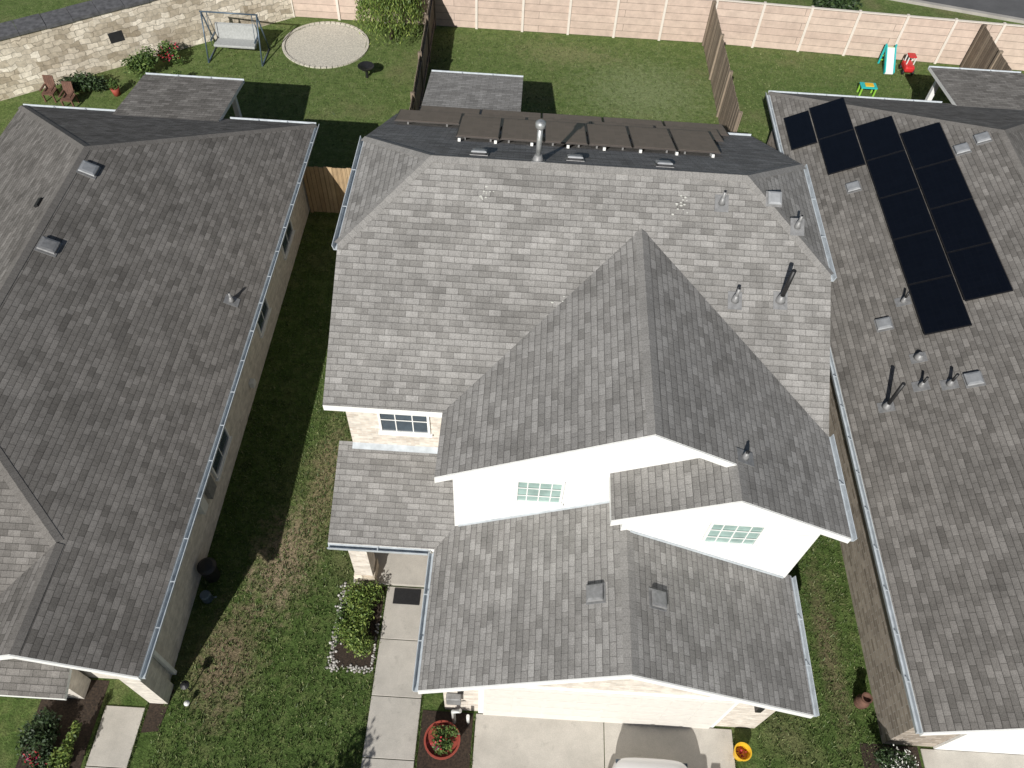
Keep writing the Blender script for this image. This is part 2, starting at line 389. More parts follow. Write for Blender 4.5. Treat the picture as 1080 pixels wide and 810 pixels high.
roof('cross_gable_left',H,[(-1.28,7.0,5.3),(2.42,7.0,7.2),(2.42,11.875,7.2),(-1.28,8.42,5.3)],S)
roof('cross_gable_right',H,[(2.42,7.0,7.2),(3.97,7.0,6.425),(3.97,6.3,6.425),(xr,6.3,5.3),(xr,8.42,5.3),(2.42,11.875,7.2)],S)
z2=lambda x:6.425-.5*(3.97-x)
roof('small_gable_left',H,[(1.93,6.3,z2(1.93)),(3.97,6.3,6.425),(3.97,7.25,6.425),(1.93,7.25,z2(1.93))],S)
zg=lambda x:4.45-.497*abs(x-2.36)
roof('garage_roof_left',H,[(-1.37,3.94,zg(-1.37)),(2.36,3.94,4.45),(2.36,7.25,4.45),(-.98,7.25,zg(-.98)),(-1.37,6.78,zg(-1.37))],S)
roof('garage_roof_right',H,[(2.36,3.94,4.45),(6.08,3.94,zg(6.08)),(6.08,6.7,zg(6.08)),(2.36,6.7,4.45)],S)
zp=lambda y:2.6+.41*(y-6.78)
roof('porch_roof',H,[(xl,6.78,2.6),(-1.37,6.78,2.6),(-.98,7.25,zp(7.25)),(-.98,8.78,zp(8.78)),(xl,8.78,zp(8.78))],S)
roof('patio_roof',H,[(-3.35,18.0,3.6),(-.22,18.0,3.6),(-.22,24.1,2.5),(-3.35,24.1,2.5)],S)
for a,b,d in [((xl+1.71,12.95,zf(12.95)),(xr-1.71,12.95,zf(12.95)),.075),((xl,11.24,zf(11.24)),(xl+1.71,12.95,zf(12.95)),.052),((xl,14.66,zf(11.24)),(xl+1.71,12.95,zf(12.95)),.052),
    ((xr,11.24,zf(11.24)),(xr-1.71,12.95,zf(12.95)),.052),((xr,14.66,zf(11.24)),(xr-1.71,12.95,zf(12.95)),.052),((2.42,7.0,7.2),(2.42,11.8,7.2),.07),((3.97,6.3,6.425),(3.97,7.1,6.425),.07),((2.36,3.94,4.45),(2.36,6.6,4.45),.07)]:
    cap('ridge_cap',H,a,b,S,d)
prism('main_walls',H,[(8.75,0),(8.75,5.24),(11.24,6.6),(14.66,6.6),(18.3,4.62),(18.3,0)],'X',-3.3,5.92,M['brick'])
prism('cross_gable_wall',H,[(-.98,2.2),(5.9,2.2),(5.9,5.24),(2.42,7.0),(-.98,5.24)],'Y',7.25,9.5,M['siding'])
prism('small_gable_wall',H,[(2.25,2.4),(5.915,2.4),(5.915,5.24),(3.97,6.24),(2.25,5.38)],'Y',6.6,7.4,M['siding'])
prism('garage_walls',H,[(-.97,0),(5.75,0),(5.75,2.55),(2.36,4.26),(-.97,2.55)],'Y',4.25,8.8,M['brick'])
def rake(p,q,name='rake_board'):
    p,q=V(p),V(q); d=(q-p); c=(p+q)/2+V((0,-.013,-.09)); obox(name,H,c,d*.5,(0,.011,0),(0,0,.085),M['trim'])
for p,q in [((-1.28,7.0,5.3),(2.42,7.0,7.2)),((2.42,7.0,7.2),(3.97,7.0,6.425)),((1.93,6.3,z2(1.93)),(3.97,6.3,6.425)),((3.97,6.3,6.425),(xr,6.3,5.3)),((-1.37,3.94,zg(-1.37)),(2.36,3.94,4.45)),((2.36,3.94,4.45),(6.08,3.94,zg(6.08)))]: rake(p,q)
window(H,.22,1.14,7.25,4.13,5.0,M['glassg'],4,3)
window(H,3.82,4.85,6.6,4.18,5.05,M['glassg'],4,3)
window(H,-2.65,-1.6,8.75,4.0,4.95,M['glassd'],3,2)
window(H,10.0,11.0,-3.3,3.6,4.8,M['glassd'],2,2,out=-1,axis='X')
window(H,10.0,11.2,5.92,3.6,4.8,M['glassd'],2,2,out=1,axis='X')
obox('flashing',H,(-2.15,8.69,zp(8.69)+.03),(1.15,0,0),(0,.06,.0246),(0,0,.012),M['gutter'])
obox('step_flashing',H,V((.7,7.235,zg(.7)+.02)),V((1.6,0,.795)),(0,.012,0),(0,0,.03),M['gutter']); obox('step_flashing',H,V((4.15,6.585,zg(4.15)+.02)),V((1.72,0,-.855)),(0,.012,0),(0,0,.03),M['gutter'])
g=gutter
g('gutter',H,(xl,11.2,6.85),(xl,14.7,6.85),(-1,0,0)); g('gutter',H,(xr,11.2,6.85),(xr,14.7,6.85),(1,0,0))
g('gutter',H,(xr,6.3,5.3),(xr,8.5,5.3),(1,0,0)); g('gutter',H,(-1.37,3.94,2.6),(-1.37,6.74,2.6),(-1,0,0)); g('gutter',H,(6.08,3.94,2.6),(6.08,6.7,2.6),(1,0,0))
g('gutter',H,(-3.6,6.78,2.6),(-1.5,6.78,2.6),(0,-1,0)); g('gutter',H,(-3.35,24.1,2.5),(-.22,24.1,2.5),(0,1,0)); g('gutter',H,(-.22,YB,zb(YB)),(xr,YB,zb(YB)),(0,1,0))
for x in (-3.2,-.4): box('patio_post',H,x-.08,x+.08,23.6,23.76,0,2.5,M['trim'])
for x,y,z,s in ((xl+.24,14.4,6.7,-1),(5.98,8.1,5.2,1),(5.82,4.45,2.5,1),(-1.04,6.6,2.5,-1)): box('downspout',H,x-.035,x+.035,y-.04,y+.04,.1,z,M['trim'])
box('garage_door_frame',H,-.25,4.85,4.21,4.249,0,2.25,M['trim'])
for i in range(4):
    z=.02+i*.54; box('door_section',H,-.14,4.74,4.175,4.206,z,z+.53,M['door'])
    for j in range(8):
        x=-.08+j*.605; box('door_panel',H,x,x+.53,4.165,4.174,z+.09,z+.44,M['door'],.006)
box('entry_door_frame',H,-2.75,-1.65,8.71,8.748,.12,2.35,M['trim']); box('entry_door',H,-2.65,-1.75,8.69,8.709,.14,2.25,M['rust'])
box('porch_column',H,-3.3,-2.9,6.95,7.35,0,2.52,M['brick']); box('porch_column_base',H,-3.34,-2.86,6.91,7.39,0,.5,M['stone'])
box('porch_beam',H,-3.28,-1.0,7.02,7.28,2.3,2.5,M['trim'])
box('porch_slab',H,-3.4,-1.0,6.95,8.74,-.05,.12,M['conc'])
for x in (-.6,5.3): box('wall_lantern',H,x-.06,x+.06,4.13,4.249,1.75,2.05,M['black'],.01)
nf=V((0,-.55,1)); nb=V((0,.55,1)); nl=V((-.497,0,1)); nr=V((.497,0,1))
for x,y,s in ((-.95,13.45,.15),(1.05,13.5,.15),(2.9,13.45,.15)): boxvent(H,(x,y,zb(y)),nb,s)
pipe(H,(.27,13.1,zb(13.1)),nb,.8,.055,M['metal'],True)
pipe(H,(4.0,12.41,zf(12.41)),nf,.3,.03); pipe(H,(5.53,12.07,zf(12.07)),nf,.3,.03); pipe(H,(4.32,10.68,zf(10.68)),nf,.35,.035); pipe(H,(5.22,10.73,zf(10.73)),nf,.85,.045,M['black'])
boxvent(H,(5.05,12.55,zf(12.55)),nf,.13)
boxvent(H,(1.80,5.42,zg(1.8)),nl,.15,M['boot']); boxvent(H,(2.92,5.38,zg(2.92)),nr,.15,M['boot'])
pipe(H,(4.15,7.2,7.2-.5*(4.15-2.42)),V((.5,0,1)),.2,.03,M['black'])
A=root('solar_panel_array')
def pvpanel(parent,P,u,v,n,lu,lv,gm,fm,off=.1):
    c=V(P)+n*off
    obox('panel_frame',parent,c,u*(lu/2-.008),v*(lv/2-.008),n*.014,fm)
    obox('panel_glass',parent,c+n*.0155,u*(lu/2-.03),v*(lv/2-.03),n*.002,gm,True)
ub,vb,nbn=frame_of(nb)
ut,vt,ntl=frame_of(V((0,.36,1)))
def rackrow(x0,cnt,lu,ynear,lv,off0):
    near=V((0,ynear,zb(ynear)+off0)); 
    mid=near-vt*(lv/2)
    for i in range(cnt):
        c=V((x0+i*(lu+.02),mid.y,mid.z)); pvpanel(A,c,ut,vt,ntl,lu,lv,M['pvb'],M['pvframeb'],0)
        for dx in (-lu*.3,lu*.3):
            f=near-vt*(lv-.12)+V((c.x+dx,0,0)); zr_=zb(f.y); box('rack_leg',A,f.x-.02,f.x+.02,f.y-.02,f.y+.02,zr_,f.z-.02,M['alu'])
            f=near-vt*.12+V((c.x+dx,0,0)); zr_=zb(f.y); box('rack_foot',A,f.x-.02,f.x+.02,f.y-.02,f.y+.02,zr_,f.z-.02,M['alu'])
rackrow(-1.1,6,.99,14.95,1.64,.10)
rackrow(-2.5,5,1.64,16.75,.99,.10)
rackrow(-2.1,5,1.64,17.8,.99,.10)
for i in range(8):
    x=-1.5+i*.82; obox('mount_clamp',A,V((x,14.82,zb(14.82)))+nbn*.04,ub*.03,vb*.05,nbn*.035,M['whitep'])
for cx,cy in ((-.75,12.3),(3.2,12.4),(.9,10.5)):
    for _ in range(14 if cy>12 else 3):
        x=cx+random.gauss(0,.09);y=cy+random.gauss(0,.10);r=random.uniform(.006,.018);pts=[]
        for k in range(7):
            t=k*.9; pts.append((x+r*math.cos(t)*1.8,y+r*math.sin(t),zf(y+r*math.sin(t))+.013))
        mesh('roof_stain',pts,[tuple(range(7))],M['chalk'],H)
# ------------------------------------------------------------------ left house
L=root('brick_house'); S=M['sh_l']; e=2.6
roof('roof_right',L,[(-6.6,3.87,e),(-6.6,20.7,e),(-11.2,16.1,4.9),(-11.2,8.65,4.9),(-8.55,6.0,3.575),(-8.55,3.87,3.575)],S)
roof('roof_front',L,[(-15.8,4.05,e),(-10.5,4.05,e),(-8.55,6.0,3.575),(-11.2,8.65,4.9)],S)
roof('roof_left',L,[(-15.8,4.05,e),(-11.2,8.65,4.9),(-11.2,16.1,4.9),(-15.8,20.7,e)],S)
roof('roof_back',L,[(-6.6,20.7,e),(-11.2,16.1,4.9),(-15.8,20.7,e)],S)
roof('entry_roof_left',L,[(-8.55,3.87,3.575),(-8.55,6.0,3.575),(-10.5,4.05,e),(-10.5,3.87,e)],S)
roof('entry_pent_roof',L,[(-10.3,3.42,2.52),(-7.85,3.42,2.52),(-7.85,4.14,2.82),(-10.3,4.14,2.82)],S,.1)
roof('patio_roof',L,[(-12.7,20.1,2.86),(-9.44,20.1,2.86),(-9.44,22.9,2.5),(-12.7,22.9,2.5)],S,.12)
for a,b,d in [((-11.2,16.1,4.9),(-11.2,8.65,4.9),.07),((-11.2,16.1,4.9),(-6.6,20.7,e),.05),((-11.2,16.1,4.9),(-15.8,20.7,e),.05),((-11.2,8.65,4.9),(-8.55,6,3.575),.05),((-11.2,8.65,4.9),(-15.8,4.05,e),.05),((-8.55,6,3.575),(-8.55,3.87,3.575),.07)]: cap('ridge_cap',L,a,b,S,d)
box('walls',L,-15.4,-7.0,4.45,20.3,0,2.45,M['brick_l']); prism('entry_gable',L,[(-10.1,2.45),(-7.0,2.45),(-7.0,2.62),(-8.55,3.38),(-10.1,2.62)],'Y',4.15,6,M['siding'])
g('gutter',L,(-6.6,3.87,e),(-6.6,20.75,e),(1,0,0)); g('gutter',L,(-9.3,20.7,e),(-6.6,20.7,e),(0,1,0)); g('gutter',L,(-12.7,22.9,2.5),(-9.44,22.9,2.5),(0,1,0)); g('gutter',L,(-15.8,20.7,e),(-12.85,20.7,e),(0,1,0))
for p,q in [((-6.6,3.87,e),(-8.55,3.87,3.575)),((-8.55,3.87,3.575),(-10.5,3.87,e))]:
    p,q=V(p),V(q); obox('rake_board',L,(p+q)/2+V((0,-.013,-.09)),(q-p)*.5,(0,.011,0),(0,0,.085),M['trim'])
for x in (-12.4,-9.74): box('patio_post',L,x-.08,x+.08,22.4,22.56,0,2.4,M['trim'])
nlr=V((.5,0,1)); zl=lambda x:2.6+.5*(-6.6-x)
boxvent(L,(-10.9,15.4,zl(-10.9)),nlr,.18); boxvent(L,(-10.85,12.7,zl(-10.85)),nlr,.18,M['boot']); pipe(L,(-7.15,13,zl(-7.15)),nlr,.3,.03)
nll=V((-.5,0,1)); zll=lambda x:4.9-.5*(-11.2-x)
for x,y in ((-11.7,14.2),(-12.3,9.8)): obox('slot_vent',L,V((x,y,zll(x)))+nll.normalized()*.03,(0,.14,0),V((.05,0,.025)),nll.normalized()*.03,M['black'])
for x in (-7.1,-8.9): 
    box('entry_column',L,x-.2,x+.2,4.0,4.4,0,2.4,M['brick_l'])
for y0,y1 in ((9,10.2),(13.5,14.5),(16.5,17.7)): window(L,y0,y1,-7.0,.9,2.2,M['glassd'],2,2,out=1,axis='X')
box('meter_box',L,-6.999,-6.85,7.9,8.15,1.2,1.8,M['whitep']); box('vent_hood',L,-6.999,-6.86,12,12.2,.5,.7,M['whitep'],.02); box('breaker_box',L,-6.999,-6.87,8.4,8.75,1.0,1.7,M['boot'],.01)
box('downspout',L,-6.99,-6.9,4.6,4.68,.05,2.5,M['trim'])
# ------------------------------------------------------------------ right house
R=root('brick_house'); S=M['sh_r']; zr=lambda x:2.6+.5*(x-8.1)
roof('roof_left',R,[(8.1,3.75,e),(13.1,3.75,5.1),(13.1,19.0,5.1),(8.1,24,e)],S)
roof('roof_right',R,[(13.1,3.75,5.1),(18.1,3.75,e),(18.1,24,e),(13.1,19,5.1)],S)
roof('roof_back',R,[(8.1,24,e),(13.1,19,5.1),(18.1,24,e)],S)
roof('patio_roof',R,[(14.2,23.4,2.86),(17.5,23.4,2.86),(17.5,26.3,2.5),(14.2,26.3,2.5)],S,.12)
for a,b,d in [((13.1,3.75,5.1),(13.1,19,5.1),.07),((13.1,19,5.1),(8.1,24,e),.05),((13.1,19,5.1),(18.1,24,e),.05)]: cap('ridge_cap',R,a,b,S,d)
prism('walls',R,[(8.5,0),(17.7,0),(17.7,2.5),(13.1,4.85),(8.5,2.5)],'Y',4.1,19,M['brick_r']); box('rear_walls',R,8.503,17.697,18.9,23.6,0,2.45,M['brick_r'])
g('gutter',R,(8.1,3.75,e),(8.1,24,e),(-1,0,0)); g('gutter',R,(8.1,24,e),(14.0,24,e),(0,1,0)); g('gutter',R,(14.2,26.3,2.5),(17.5,26.3,2.5),(0,1,0))
for p,q in [((8.1,3.75,e),(13.1,3.75,5.1)),((13.1,3.75,5.1),(18.1,3.75,e))]:
    p,q=V(p),V(q); obox('rake_board',R,(p+q)/2+V((0,-.013,-.09)),(q-p)*.5,(0,.011,0),(0,0,.085),M['trim'])
for x in (14.5,17.3): box('patio_post',R,x-.08,x+.08,25.8,25.96,0,2.4,M['trim'])
nrl=V((-.5,0,1))
for x,y in ((9.52,18.4),(9.29,13.3),(10.6,11.2),(12.1,18.7),(12.6,18.9)): boxvent(R,(x,y,zr(x)),nrl,.16)
pipe(R,(8.88,10.9,zr(8.88)),nrl,.95,.045,M['black']); pipe(R,(9.63,11.3,zr(9.63)),nrl,.35,.03,M['black']); pipe(R,(10.15,11.2,zr(10.15)),nrl,.4,.035,M['black']); pipe(R,(9.8,13.9,zr(9.8)),nrl,.35,.03,M['black']); pipe(R,(9.75,12.1,zr(9.75)),nrl,.15,.05,M['black'])
box('garage_door',R,9.6,14.5,4.05,4.099,0,2.2,M['siding'])
A2=root('solar_panel_array'); u,v,n=frame_of(nrl); c5=math.sqrt(1.25)
def col(x0,x1,y0,cnt,ln=1.64):
    for i in range(cnt):
        x=(x0+x1)/2; y=y0+ln*(i+.5); pvpanel(A2,(x,y,zr(x)),u,v,n,ln,(x1-x0)*c5,M['pv'],M['pvframe'],.1)
col(9.98,10.92,12.65,5); col(10.94,11.88,13.4,4); col(9.02,9.96,19.1,2); col(8.3,9.0,20.65,1)
# ------------------------------------------------------------------ fences / walls
def fence_line(name,p,q,h,mat,post,step=2.4,th=.02,pw=.05,proud=.05,jit=0):
    r=root(name); p,q=V((*p,0)),V((*q,0)); d=q-p; Lg=d.length; d.normalize(); s=V((-d.y,d.x,0))
    n=max(1,round(Lg/step))
    for i in range(n):
        a=p+d*(Lg*i/n+pw+.002); b=p+d*(Lg*(i+1)/n-pw-.002)
        if jit:
            m_=int((b-a).length/.145); w_=(b-a)/m_
            for k in range(m_):
                hh=h+random.uniform(-jit,jit); obox('picket',r,a+w_*(k+.5)+s*random.uniform(-.006,.006)+V((0,0,hh/2)),w_*.47,s*.011,(0,0,hh/2),mat)
        else: obox('panel',r,(a+b)/2+V((0,0,h/2)),(b-a)/2,s*th,(0,0,h/2-.02),mat)
        if not jit: obox('rail',r,(a+b)/2+V((0,0,h+.0)),(b-a)/2,s*(th+.03),(0,0,.018),post)
        else:
            for zz in (.4,h-.3): obox('rail',r,(a+b)/2+s*.045+V((0,0,zz)),(b-a)/2,s*.02,(0,0,.045),post)
    for i in range(n+1):
        a=p+d*(Lg*i/n); obox('post',r,a+V((0,0,h/2+.02)),d*pw,s*(th+proud),(0,0,h/2+.03),post)
    return r
fence_line('privacy_fence',(-10.0,31.3),(7.2,31.3),1.85,M['fence_pink'],M['post'],1.9)
fence_line('privacy_fence',(7.3,31.3),(30,30.3),1.85,M['fence_pink'],M['post'],1.9)
fence_line('wooden_fence',(-4.1,31.1),(-3.9,18.8),1.85,M['fence_wood'],M['fence_wood'],jit=.02)
fence_line('wooden_fence',(7.15,31.1),(7.3,23.8),1.85,M['fence_wood'],M['fence_wood'],jit=.02)
fence_line('wooden_fence',(17.8,30.6),(17.9,26.9),1.85,M['fence_wood'],M['fence_wood'],jit=.02)
fence_line('wooden_gate_fence',(-6.9,19.6),(-3.75,19.6),1.85,M['fence_tan'],M['fence_tan'],jit=.02)
W=root('stone_wall')
p,q=V((-10.0,31.5,0)),V((-30,16.8,0)); d=(q-p); s=V((-d.y,d.x,0)).normalized()
dn=d.normalized(); fr=s if s.y<0 else -s
obox('wall_body',W,(p+q)/2+V((0,0,1.05)),d/2,s*.22,(0,0,1.05),M['stone'])
LL=d.length; nn=int(LL/.9)
for i in range(nn):
    a=p+dn*(LL*(i+.5)/nn); obox('wall_cap',W,a-fr*.18+V((0,0,2.16+random.uniform(-.012,.012))),dn*(LL/nn/2-.006),s*.46,(0,0,.055),M['cap'])
c=V((-15.6,27.15,0)); c=p+dn*((c-p).dot(dn)); obox('drain_opening',W,c+fr*.205+V((0,0,1.15)),dn*.26,fr*.02,(0,0,.2),M['dark'])
# ------------------------------------------------------------------ paving
def slabs(name,x0,x1,y0,y1,nx,ny,mat,z=.03,gap=.008):
    r=root(name); dx=(x1-x0)/nx; dy=(y1-y0)/ny
    for i in range(nx):
        for j in range(ny): box('slab',r,x0+i*dx+gap,x0+(i+1)*dx-gap,y0+j*dy+gap,y0+(j+1)*dy-gap,-.05,z,mat,.008)
    return r
slabs('driveway',-.3,5.25,-8,4.2,2,5,M['conc']); slabs('front_walkway',-2.6,-1.5,-8,6.92,1,12,M['conc'])
slabs('driveway',9.3,14.8,-8,4.05,2,5,M['conc']); slabs('front_walkway',-8.2,-7.35,-8,3.9,1,10,M['conc'])
slabs('sidewalk',-60,60,-9.5,-8.05,80,1,M['conc'])
sheet('road',[(-300,-20),(300,-20),(300,-11),(-300,-11)],.004,M['asph']); box('kerb',None,-300,300,-11,-10.8,0,.13,M['kerb']); box('kerb',None,-300,300,-20.2,-20,0,.13,M['kerb'])
sheet('road',[(-200,77),(8,38),(60,25.8),(60,37),(8,49),(-200,88)],.004,M['asph'])
obox('kerb',None,(34,31.7,.065),(26,-6.1,0),(.03,.1,0),(0,0,.065),M['kerb']); obox('kerb',None,(-96,57.4,.065),(104,-19.5,0),(.03,.12,0),(0,0,.064),M['kerb'])
pts=[(-8.3+1.62*math.cos(t*.13)*(1+random.uniform(-.02,.02)),29.35+1.55*math.sin(t*.13)*(1+random.uniform(-.02,.02))) for t in range(48)]
sheet('gravel_pad',pts,.012,M['gravel'])
r_=root('pad_edging')
for t in range(48):
    a=t*.1309; c=V((-8.3+1.68*math.cos(a),29.35+1.61*math.sin(a),.03)); tg=V((-math.sin(a),math.cos(a),0)); obox('edging_stone',r_,c,tg*.095,V((math.cos(a),math.sin(a),0))*.05,(0,0,.03),M['gravel'])
sheet('flower_bed',[(-1.45,2.9),(-.35,2.9),(-.35,4.2),(-1.45,4.2)],.01,M['mulch']); sheet('flower_bed',[(-3.6,5.0),(-2.65,5.0),(-2.65,6.9),(-3.6,6.9)],.01,M['mulch'])
sheet('flower_bed',[(-9.6,2.2),(-8.3,2.2),(-8.3,4.4),(-9.6,4.4)],.01,M['mulch']); sheet('flower_bed',[(-7.3,3.4),(-6.95,3.45),(-6.85,4.3),(-7.3,4.4)],.01,M['mulch'])
sheet('flower_bed',[(8.0,2.6),(9.25,2.6),(9.25,4.08),(8.0,4.08)],.01,M['mulch'])
box('door_mat',None,-2.42,-1.8,6.5,6.87,.032,.05,M['mat'])
# ------------------------------------------------------------------ plants
def bush(name,c,r,n=1500,size=.05,mat='leaf',k=7,fl=None):
    o=root(name); leaves('foliage',o,blobs(c,r,k),n,size,M[mat])
    for _ in range(5): tube('stem',o,[(c[0],c[1],0),(c[0]+random.uniform(-.5,.5)*r[0],c[1]+random.uniform(-.5,.5)*r[1],c[2])],[.015,.008],M['bark'],6)
    if fl: leaves('blossom',o,blobs((c[0],c[1],c[2]+r[2]*.3),r,k),max(40,n//8),size*.8,M[fl])
    return o
bush('green_bush',(-3.1,6.38,.28),(.44,.52,.3),3600,.035,'leafy',14); bush('green_bush',(-3.12,5.6,.25),(.42,.5,.28),3200,.035,'leafy',14)
vs=[];fs=[]
def pebble(x,y,r):
    i=len(vs); k=6
    for z_,q in ((0,1.),(.6,.8)):
        for t in range(k): a=t*math.pi/3+r*90; vs.append((x+r*q*math.cos(a)*random.uniform(.8,1.2),y+r*q*math.sin(a),.01+r*z_))
    vs.append((x,y,.01+r*.9))
    for t in range(k): fs.append((i+t,i+(t+1)%k,i+k+(t+1)%k,i+k+t)); fs.append((i+k+t,i+k+(t+1)%k,i+12))
for _ in range(150): pebble(-3.60+random.gauss(0,.05),random.uniform(4.95,6.95),random.uniform(.015,.038))
for _ in range(60): pebble(random.uniform(-3.6,-2.65),4.98+random.gauss(0,.04),random.uniform(.015,.035))
for _ in range(35): pebble(-2.68+random.gauss(0,.02),random.uniform(4.95,6.2),random.uniform(.015,.03))
mesh('pebble_border',vs,fs,M['pebble'])
bush('white_flower_border',(-3.56,6.1,.08),(.11,.7,.1),700,.028,'leaf',9,'flower')
bush('white_flower_bush',(8.55,3.55,.35),(.45,.4,.35),2600,.035,'leafd',10,'flower')
bush('green_bush',(-9.2,3.2,.4),(.4,.5,.4),2200,.04,'leafd'); bush('green_bush',(-8.6,3.0,.3),(.25,.6,.3),2000,.04,'leafy'); bush('red_flower_bush',(-8.95,2.7,.25),(.4,.3,.25),900,.035,'leafd',5,'redfl')
bush('hedge',(-14.6,26.6,.45),(.7,.6,.5),2000,.06,'leaf'); bush('hedge',(-16.5,25.3,.4),(.8,.5,.45),2000,.06,'leafd'); bush('red_flower_bush',(-13.9,27.4,.4),(.5,.4,.4),1200,.05,'leaf',5,'redfl')
bush('green_bush',(13,33.5,.8),(1.2,1.0,.9),3500,.09,'leafd')
for x,y in ((-15.3,25.2),(-14.2,25.5),(-13.2,26.0)):
    P=root('potted_plant'); tube('pot',P,[(x,y,0),(x,y,.3)],[.12,.17],M['terra'],14); leaves('foliage',P,[((x,y,.45),(.2,.2,.18))],250,.045,M['leaf'])
def tree(name,x,y,h,cr,n,size,mat,weep=False):
    o=root(name); tube('trunk',o,[(x,y,0),(x+.03,y,h*.3),(x-.03,y+.04,h*.65)],[.09,.07,.04],M['bark'],8)
    bl=[]
    for i in range(9):
        t=i*2.4; rr=cr*random.uniform(.35,.8); zt=h*random.uniform(.55,.9); e_=(x+rr*math.cos(t),y+rr*math.sin(t),zt)
        tube('limb',o,[(x,y,h*random.uniform(.3,.5)),((x+e_[0])/2,(y+e_[1])/2,zt*.85),e_],[.035,.022,.008],M['bark'],6)
        bl.append((e_,(cr*.38,cr*.38,h*.15)))
    if weep:
        vs=[];fs=[]
        for s_ in range(520):
            t=random.uniform(0,6.28); r0=cr*random.random()**.5*.8; zt=h*(1-.25*(r0/cr)**2)*random.uniform(.8,1); ln=random.uniform(.4,.85)*zt
            for k in range(16):
                f=k/16; rr=r0+cr*.4*(1-(1-f)**2)*random.uniform(.9,1.1)
                p=V((x+rr*math.cos(t)+random.gauss(0,.04),y+rr*math.sin(t)+random.gauss(0,.04),zt-ln*f)); a=V((random.gauss(0,.5),random.gauss(0,.5),-1)).normalized(); b=a.orthogonal().normalized(); b=Matrix.Rotation(random.uniform(0,6.28),3,a)@b
                i=len(vs); vs+=[p-a*.08,p+b*.018,p+a*.08,p-b*.018]; fs.append((i,i+1,i+2,i+3))
        mesh('weeping_foliage',vs,fs,M[mat],o)
    else: leaves('crown',o,bl,n,size,M[mat])
    return o
tree('willow_tree',-5.75,30.1,2.7,1.15,0,0,'leafy',True)
tree('young_tree',-4.1,-.5,3.0,.85,2600,.06,'leaf')
vs=[];fs=[]
def blade(x,y,h):
    a=random.uniform(0,6.28); w_=random.uniform(.006,.014); dx,dy=math.cos(a)*w_,math.sin(a)*w_; lx,ly=random.gauss(0,h*.5),random.gauss(0,h*.5); i=len(vs)
    vs.extend([(x-dx,y-dy,0),(x+dx,y+dy,0),(x+lx,y+ly,h)]); fs.append((i,i+1,i+2))
def inpave(x,y):
    return (-2.6<x<-1.5 and y<6.95) or (-.3<x<5.25 and y<4.2) or (-8.2<x<-7.35 and y<3.9) or (-1.45<x<-.3 and 2.9<y<4.2) or (-3.6<x<-2.65 and 4.98<y<6.95)
for x0,x1,y0,y1,n_ in ((-7.0,-2.6,2.2,12,26000),(-7.3,-2.6,0,2.2,4000),(5.8,8.45,2.4,12,13000),(-7,-3.6,12,19.5,9000),(-4,7.1,24,31,9000),(-13,-4.2,23,31,8000),(7.4,17,24.5,31,8000)):
    for _ in range(n_//3):
        x=random.uniform(x0,x1); y=random.uniform(y0,y1)
        if inpave(x,y): continue
        if (x+8.3)**2+(y-29.35)**2<2.9: continue
        for k in range(4): blade(x+random.gauss(0,.02),y+random.gauss(0,.02),random.uniform(.03,.075))
for ex in (-2.61,-1.49,5.26,-.31,-8.21,-7.34):
    for _ in range(900):
        y=random.uniform(1.5,4.1 if ex>-1 or ex<-7 else 6.8); 
        x=ex+random.gauss(0,.012); blade(x,y,random.uniform(.02,.06))
mesh('grass_tufts',vs,fs,M['blade'])
def lathe(name,parent,c,prof,mat,seg=24):
    vs=[];fs=[]
    for r,z in prof:
        for k in range(seg): t=2*math.pi*k/seg; vs.append((c[0]+r*math.cos(t),c[1]+r*math.sin(t),c[2]+z))
    for i in range(len(prof)-1):
        for k in range(seg): k2=(k+1)%seg; fs.append((i*seg+k,i*seg+k2,(i+1)*seg+k2,(i+1)*seg+k))
    fs.append(tuple(range((len(prof)-1)*seg,len(prof)*seg))); return mesh(name,vs,fs,mat,parent,smooth=False)
P=root('planter_pot'); lathe('pot',P,(-.95,3.55,0),[(.22,0),(.3,.2),(.36,.36),(.38,.38),(.38,.42),(.34,.42),(.33,.34),(.0,.34)],M['terra'])
leaves('pot_plants',P,blobs((-.95,3.55,.5),(.3,.3,.15),8),1200,.035,M['leaf']); leaves('pot_flowers',P,blobs((-.95,3.55,.55),(.28,.28,.15),5),70,.03,M['redfl'])
P=root('toy_bucket'); lathe('bucket',P,(5.35,3.7,0),[(.13,0),(.17,.3),(.185,.3),(.185,.33),(.16,.33),(.13,.1),(0,.1)],M['yellow']); leaves('bucket_contents',P,[((5.35,3.7,.2),(.1,.1,.05))],40,.03,M['redfl'])
P=root('utility_pipe'); tube('riser',P,[(-.75,4.0,0),(-.75,4.0,.9),(-.6,4.0,1.0)],.045,M['whitep']); tube('stub',P,[(-.45,4.0,0),(-.45,4.0,.6)],.035,M['whitep']); box('meter',P,-.9,-.6,4.1,4.24,1.0,1.4,M['boot'],.02)
P=root('garden_urn'); lathe('urn',P,(8.15,4.9,0),[(.1,0),(.14,.1),(.15,.25),(.09,.4),(.12,.5),(.09,.5),(.07,.42),(0,.4)],M['rust'])
P=root('trash_bin'); lathe('bin',P,(-6.72,6.9,0),[(.16,0),(.2,.55),(.22,.56),(.22,.6),(.15,.66),(.03,.69),(0,.69)],M['black'])
P=root('watering_can'); lathe('can',P,(-6.7,6.35,0),[(.12,0),(.12,.25),(.1,.28),(0,.28)],M['blue']); tube('spout',P,[(-6.6,6.35,.06),(-6.42,6.3,.3)],.02,M['blue'],8)
P=root('garden_lantern'); tube('stake',P,[(-6.5,4.3,0),(-6.5,4.3,.35)],.015,M['black'],8); lathe('lamp_head',P,(-6.5,4.3,.35),[(.04,0),(.08,.06),(.1,.12),(.03,.17),(0,.17)],M['black'],12)
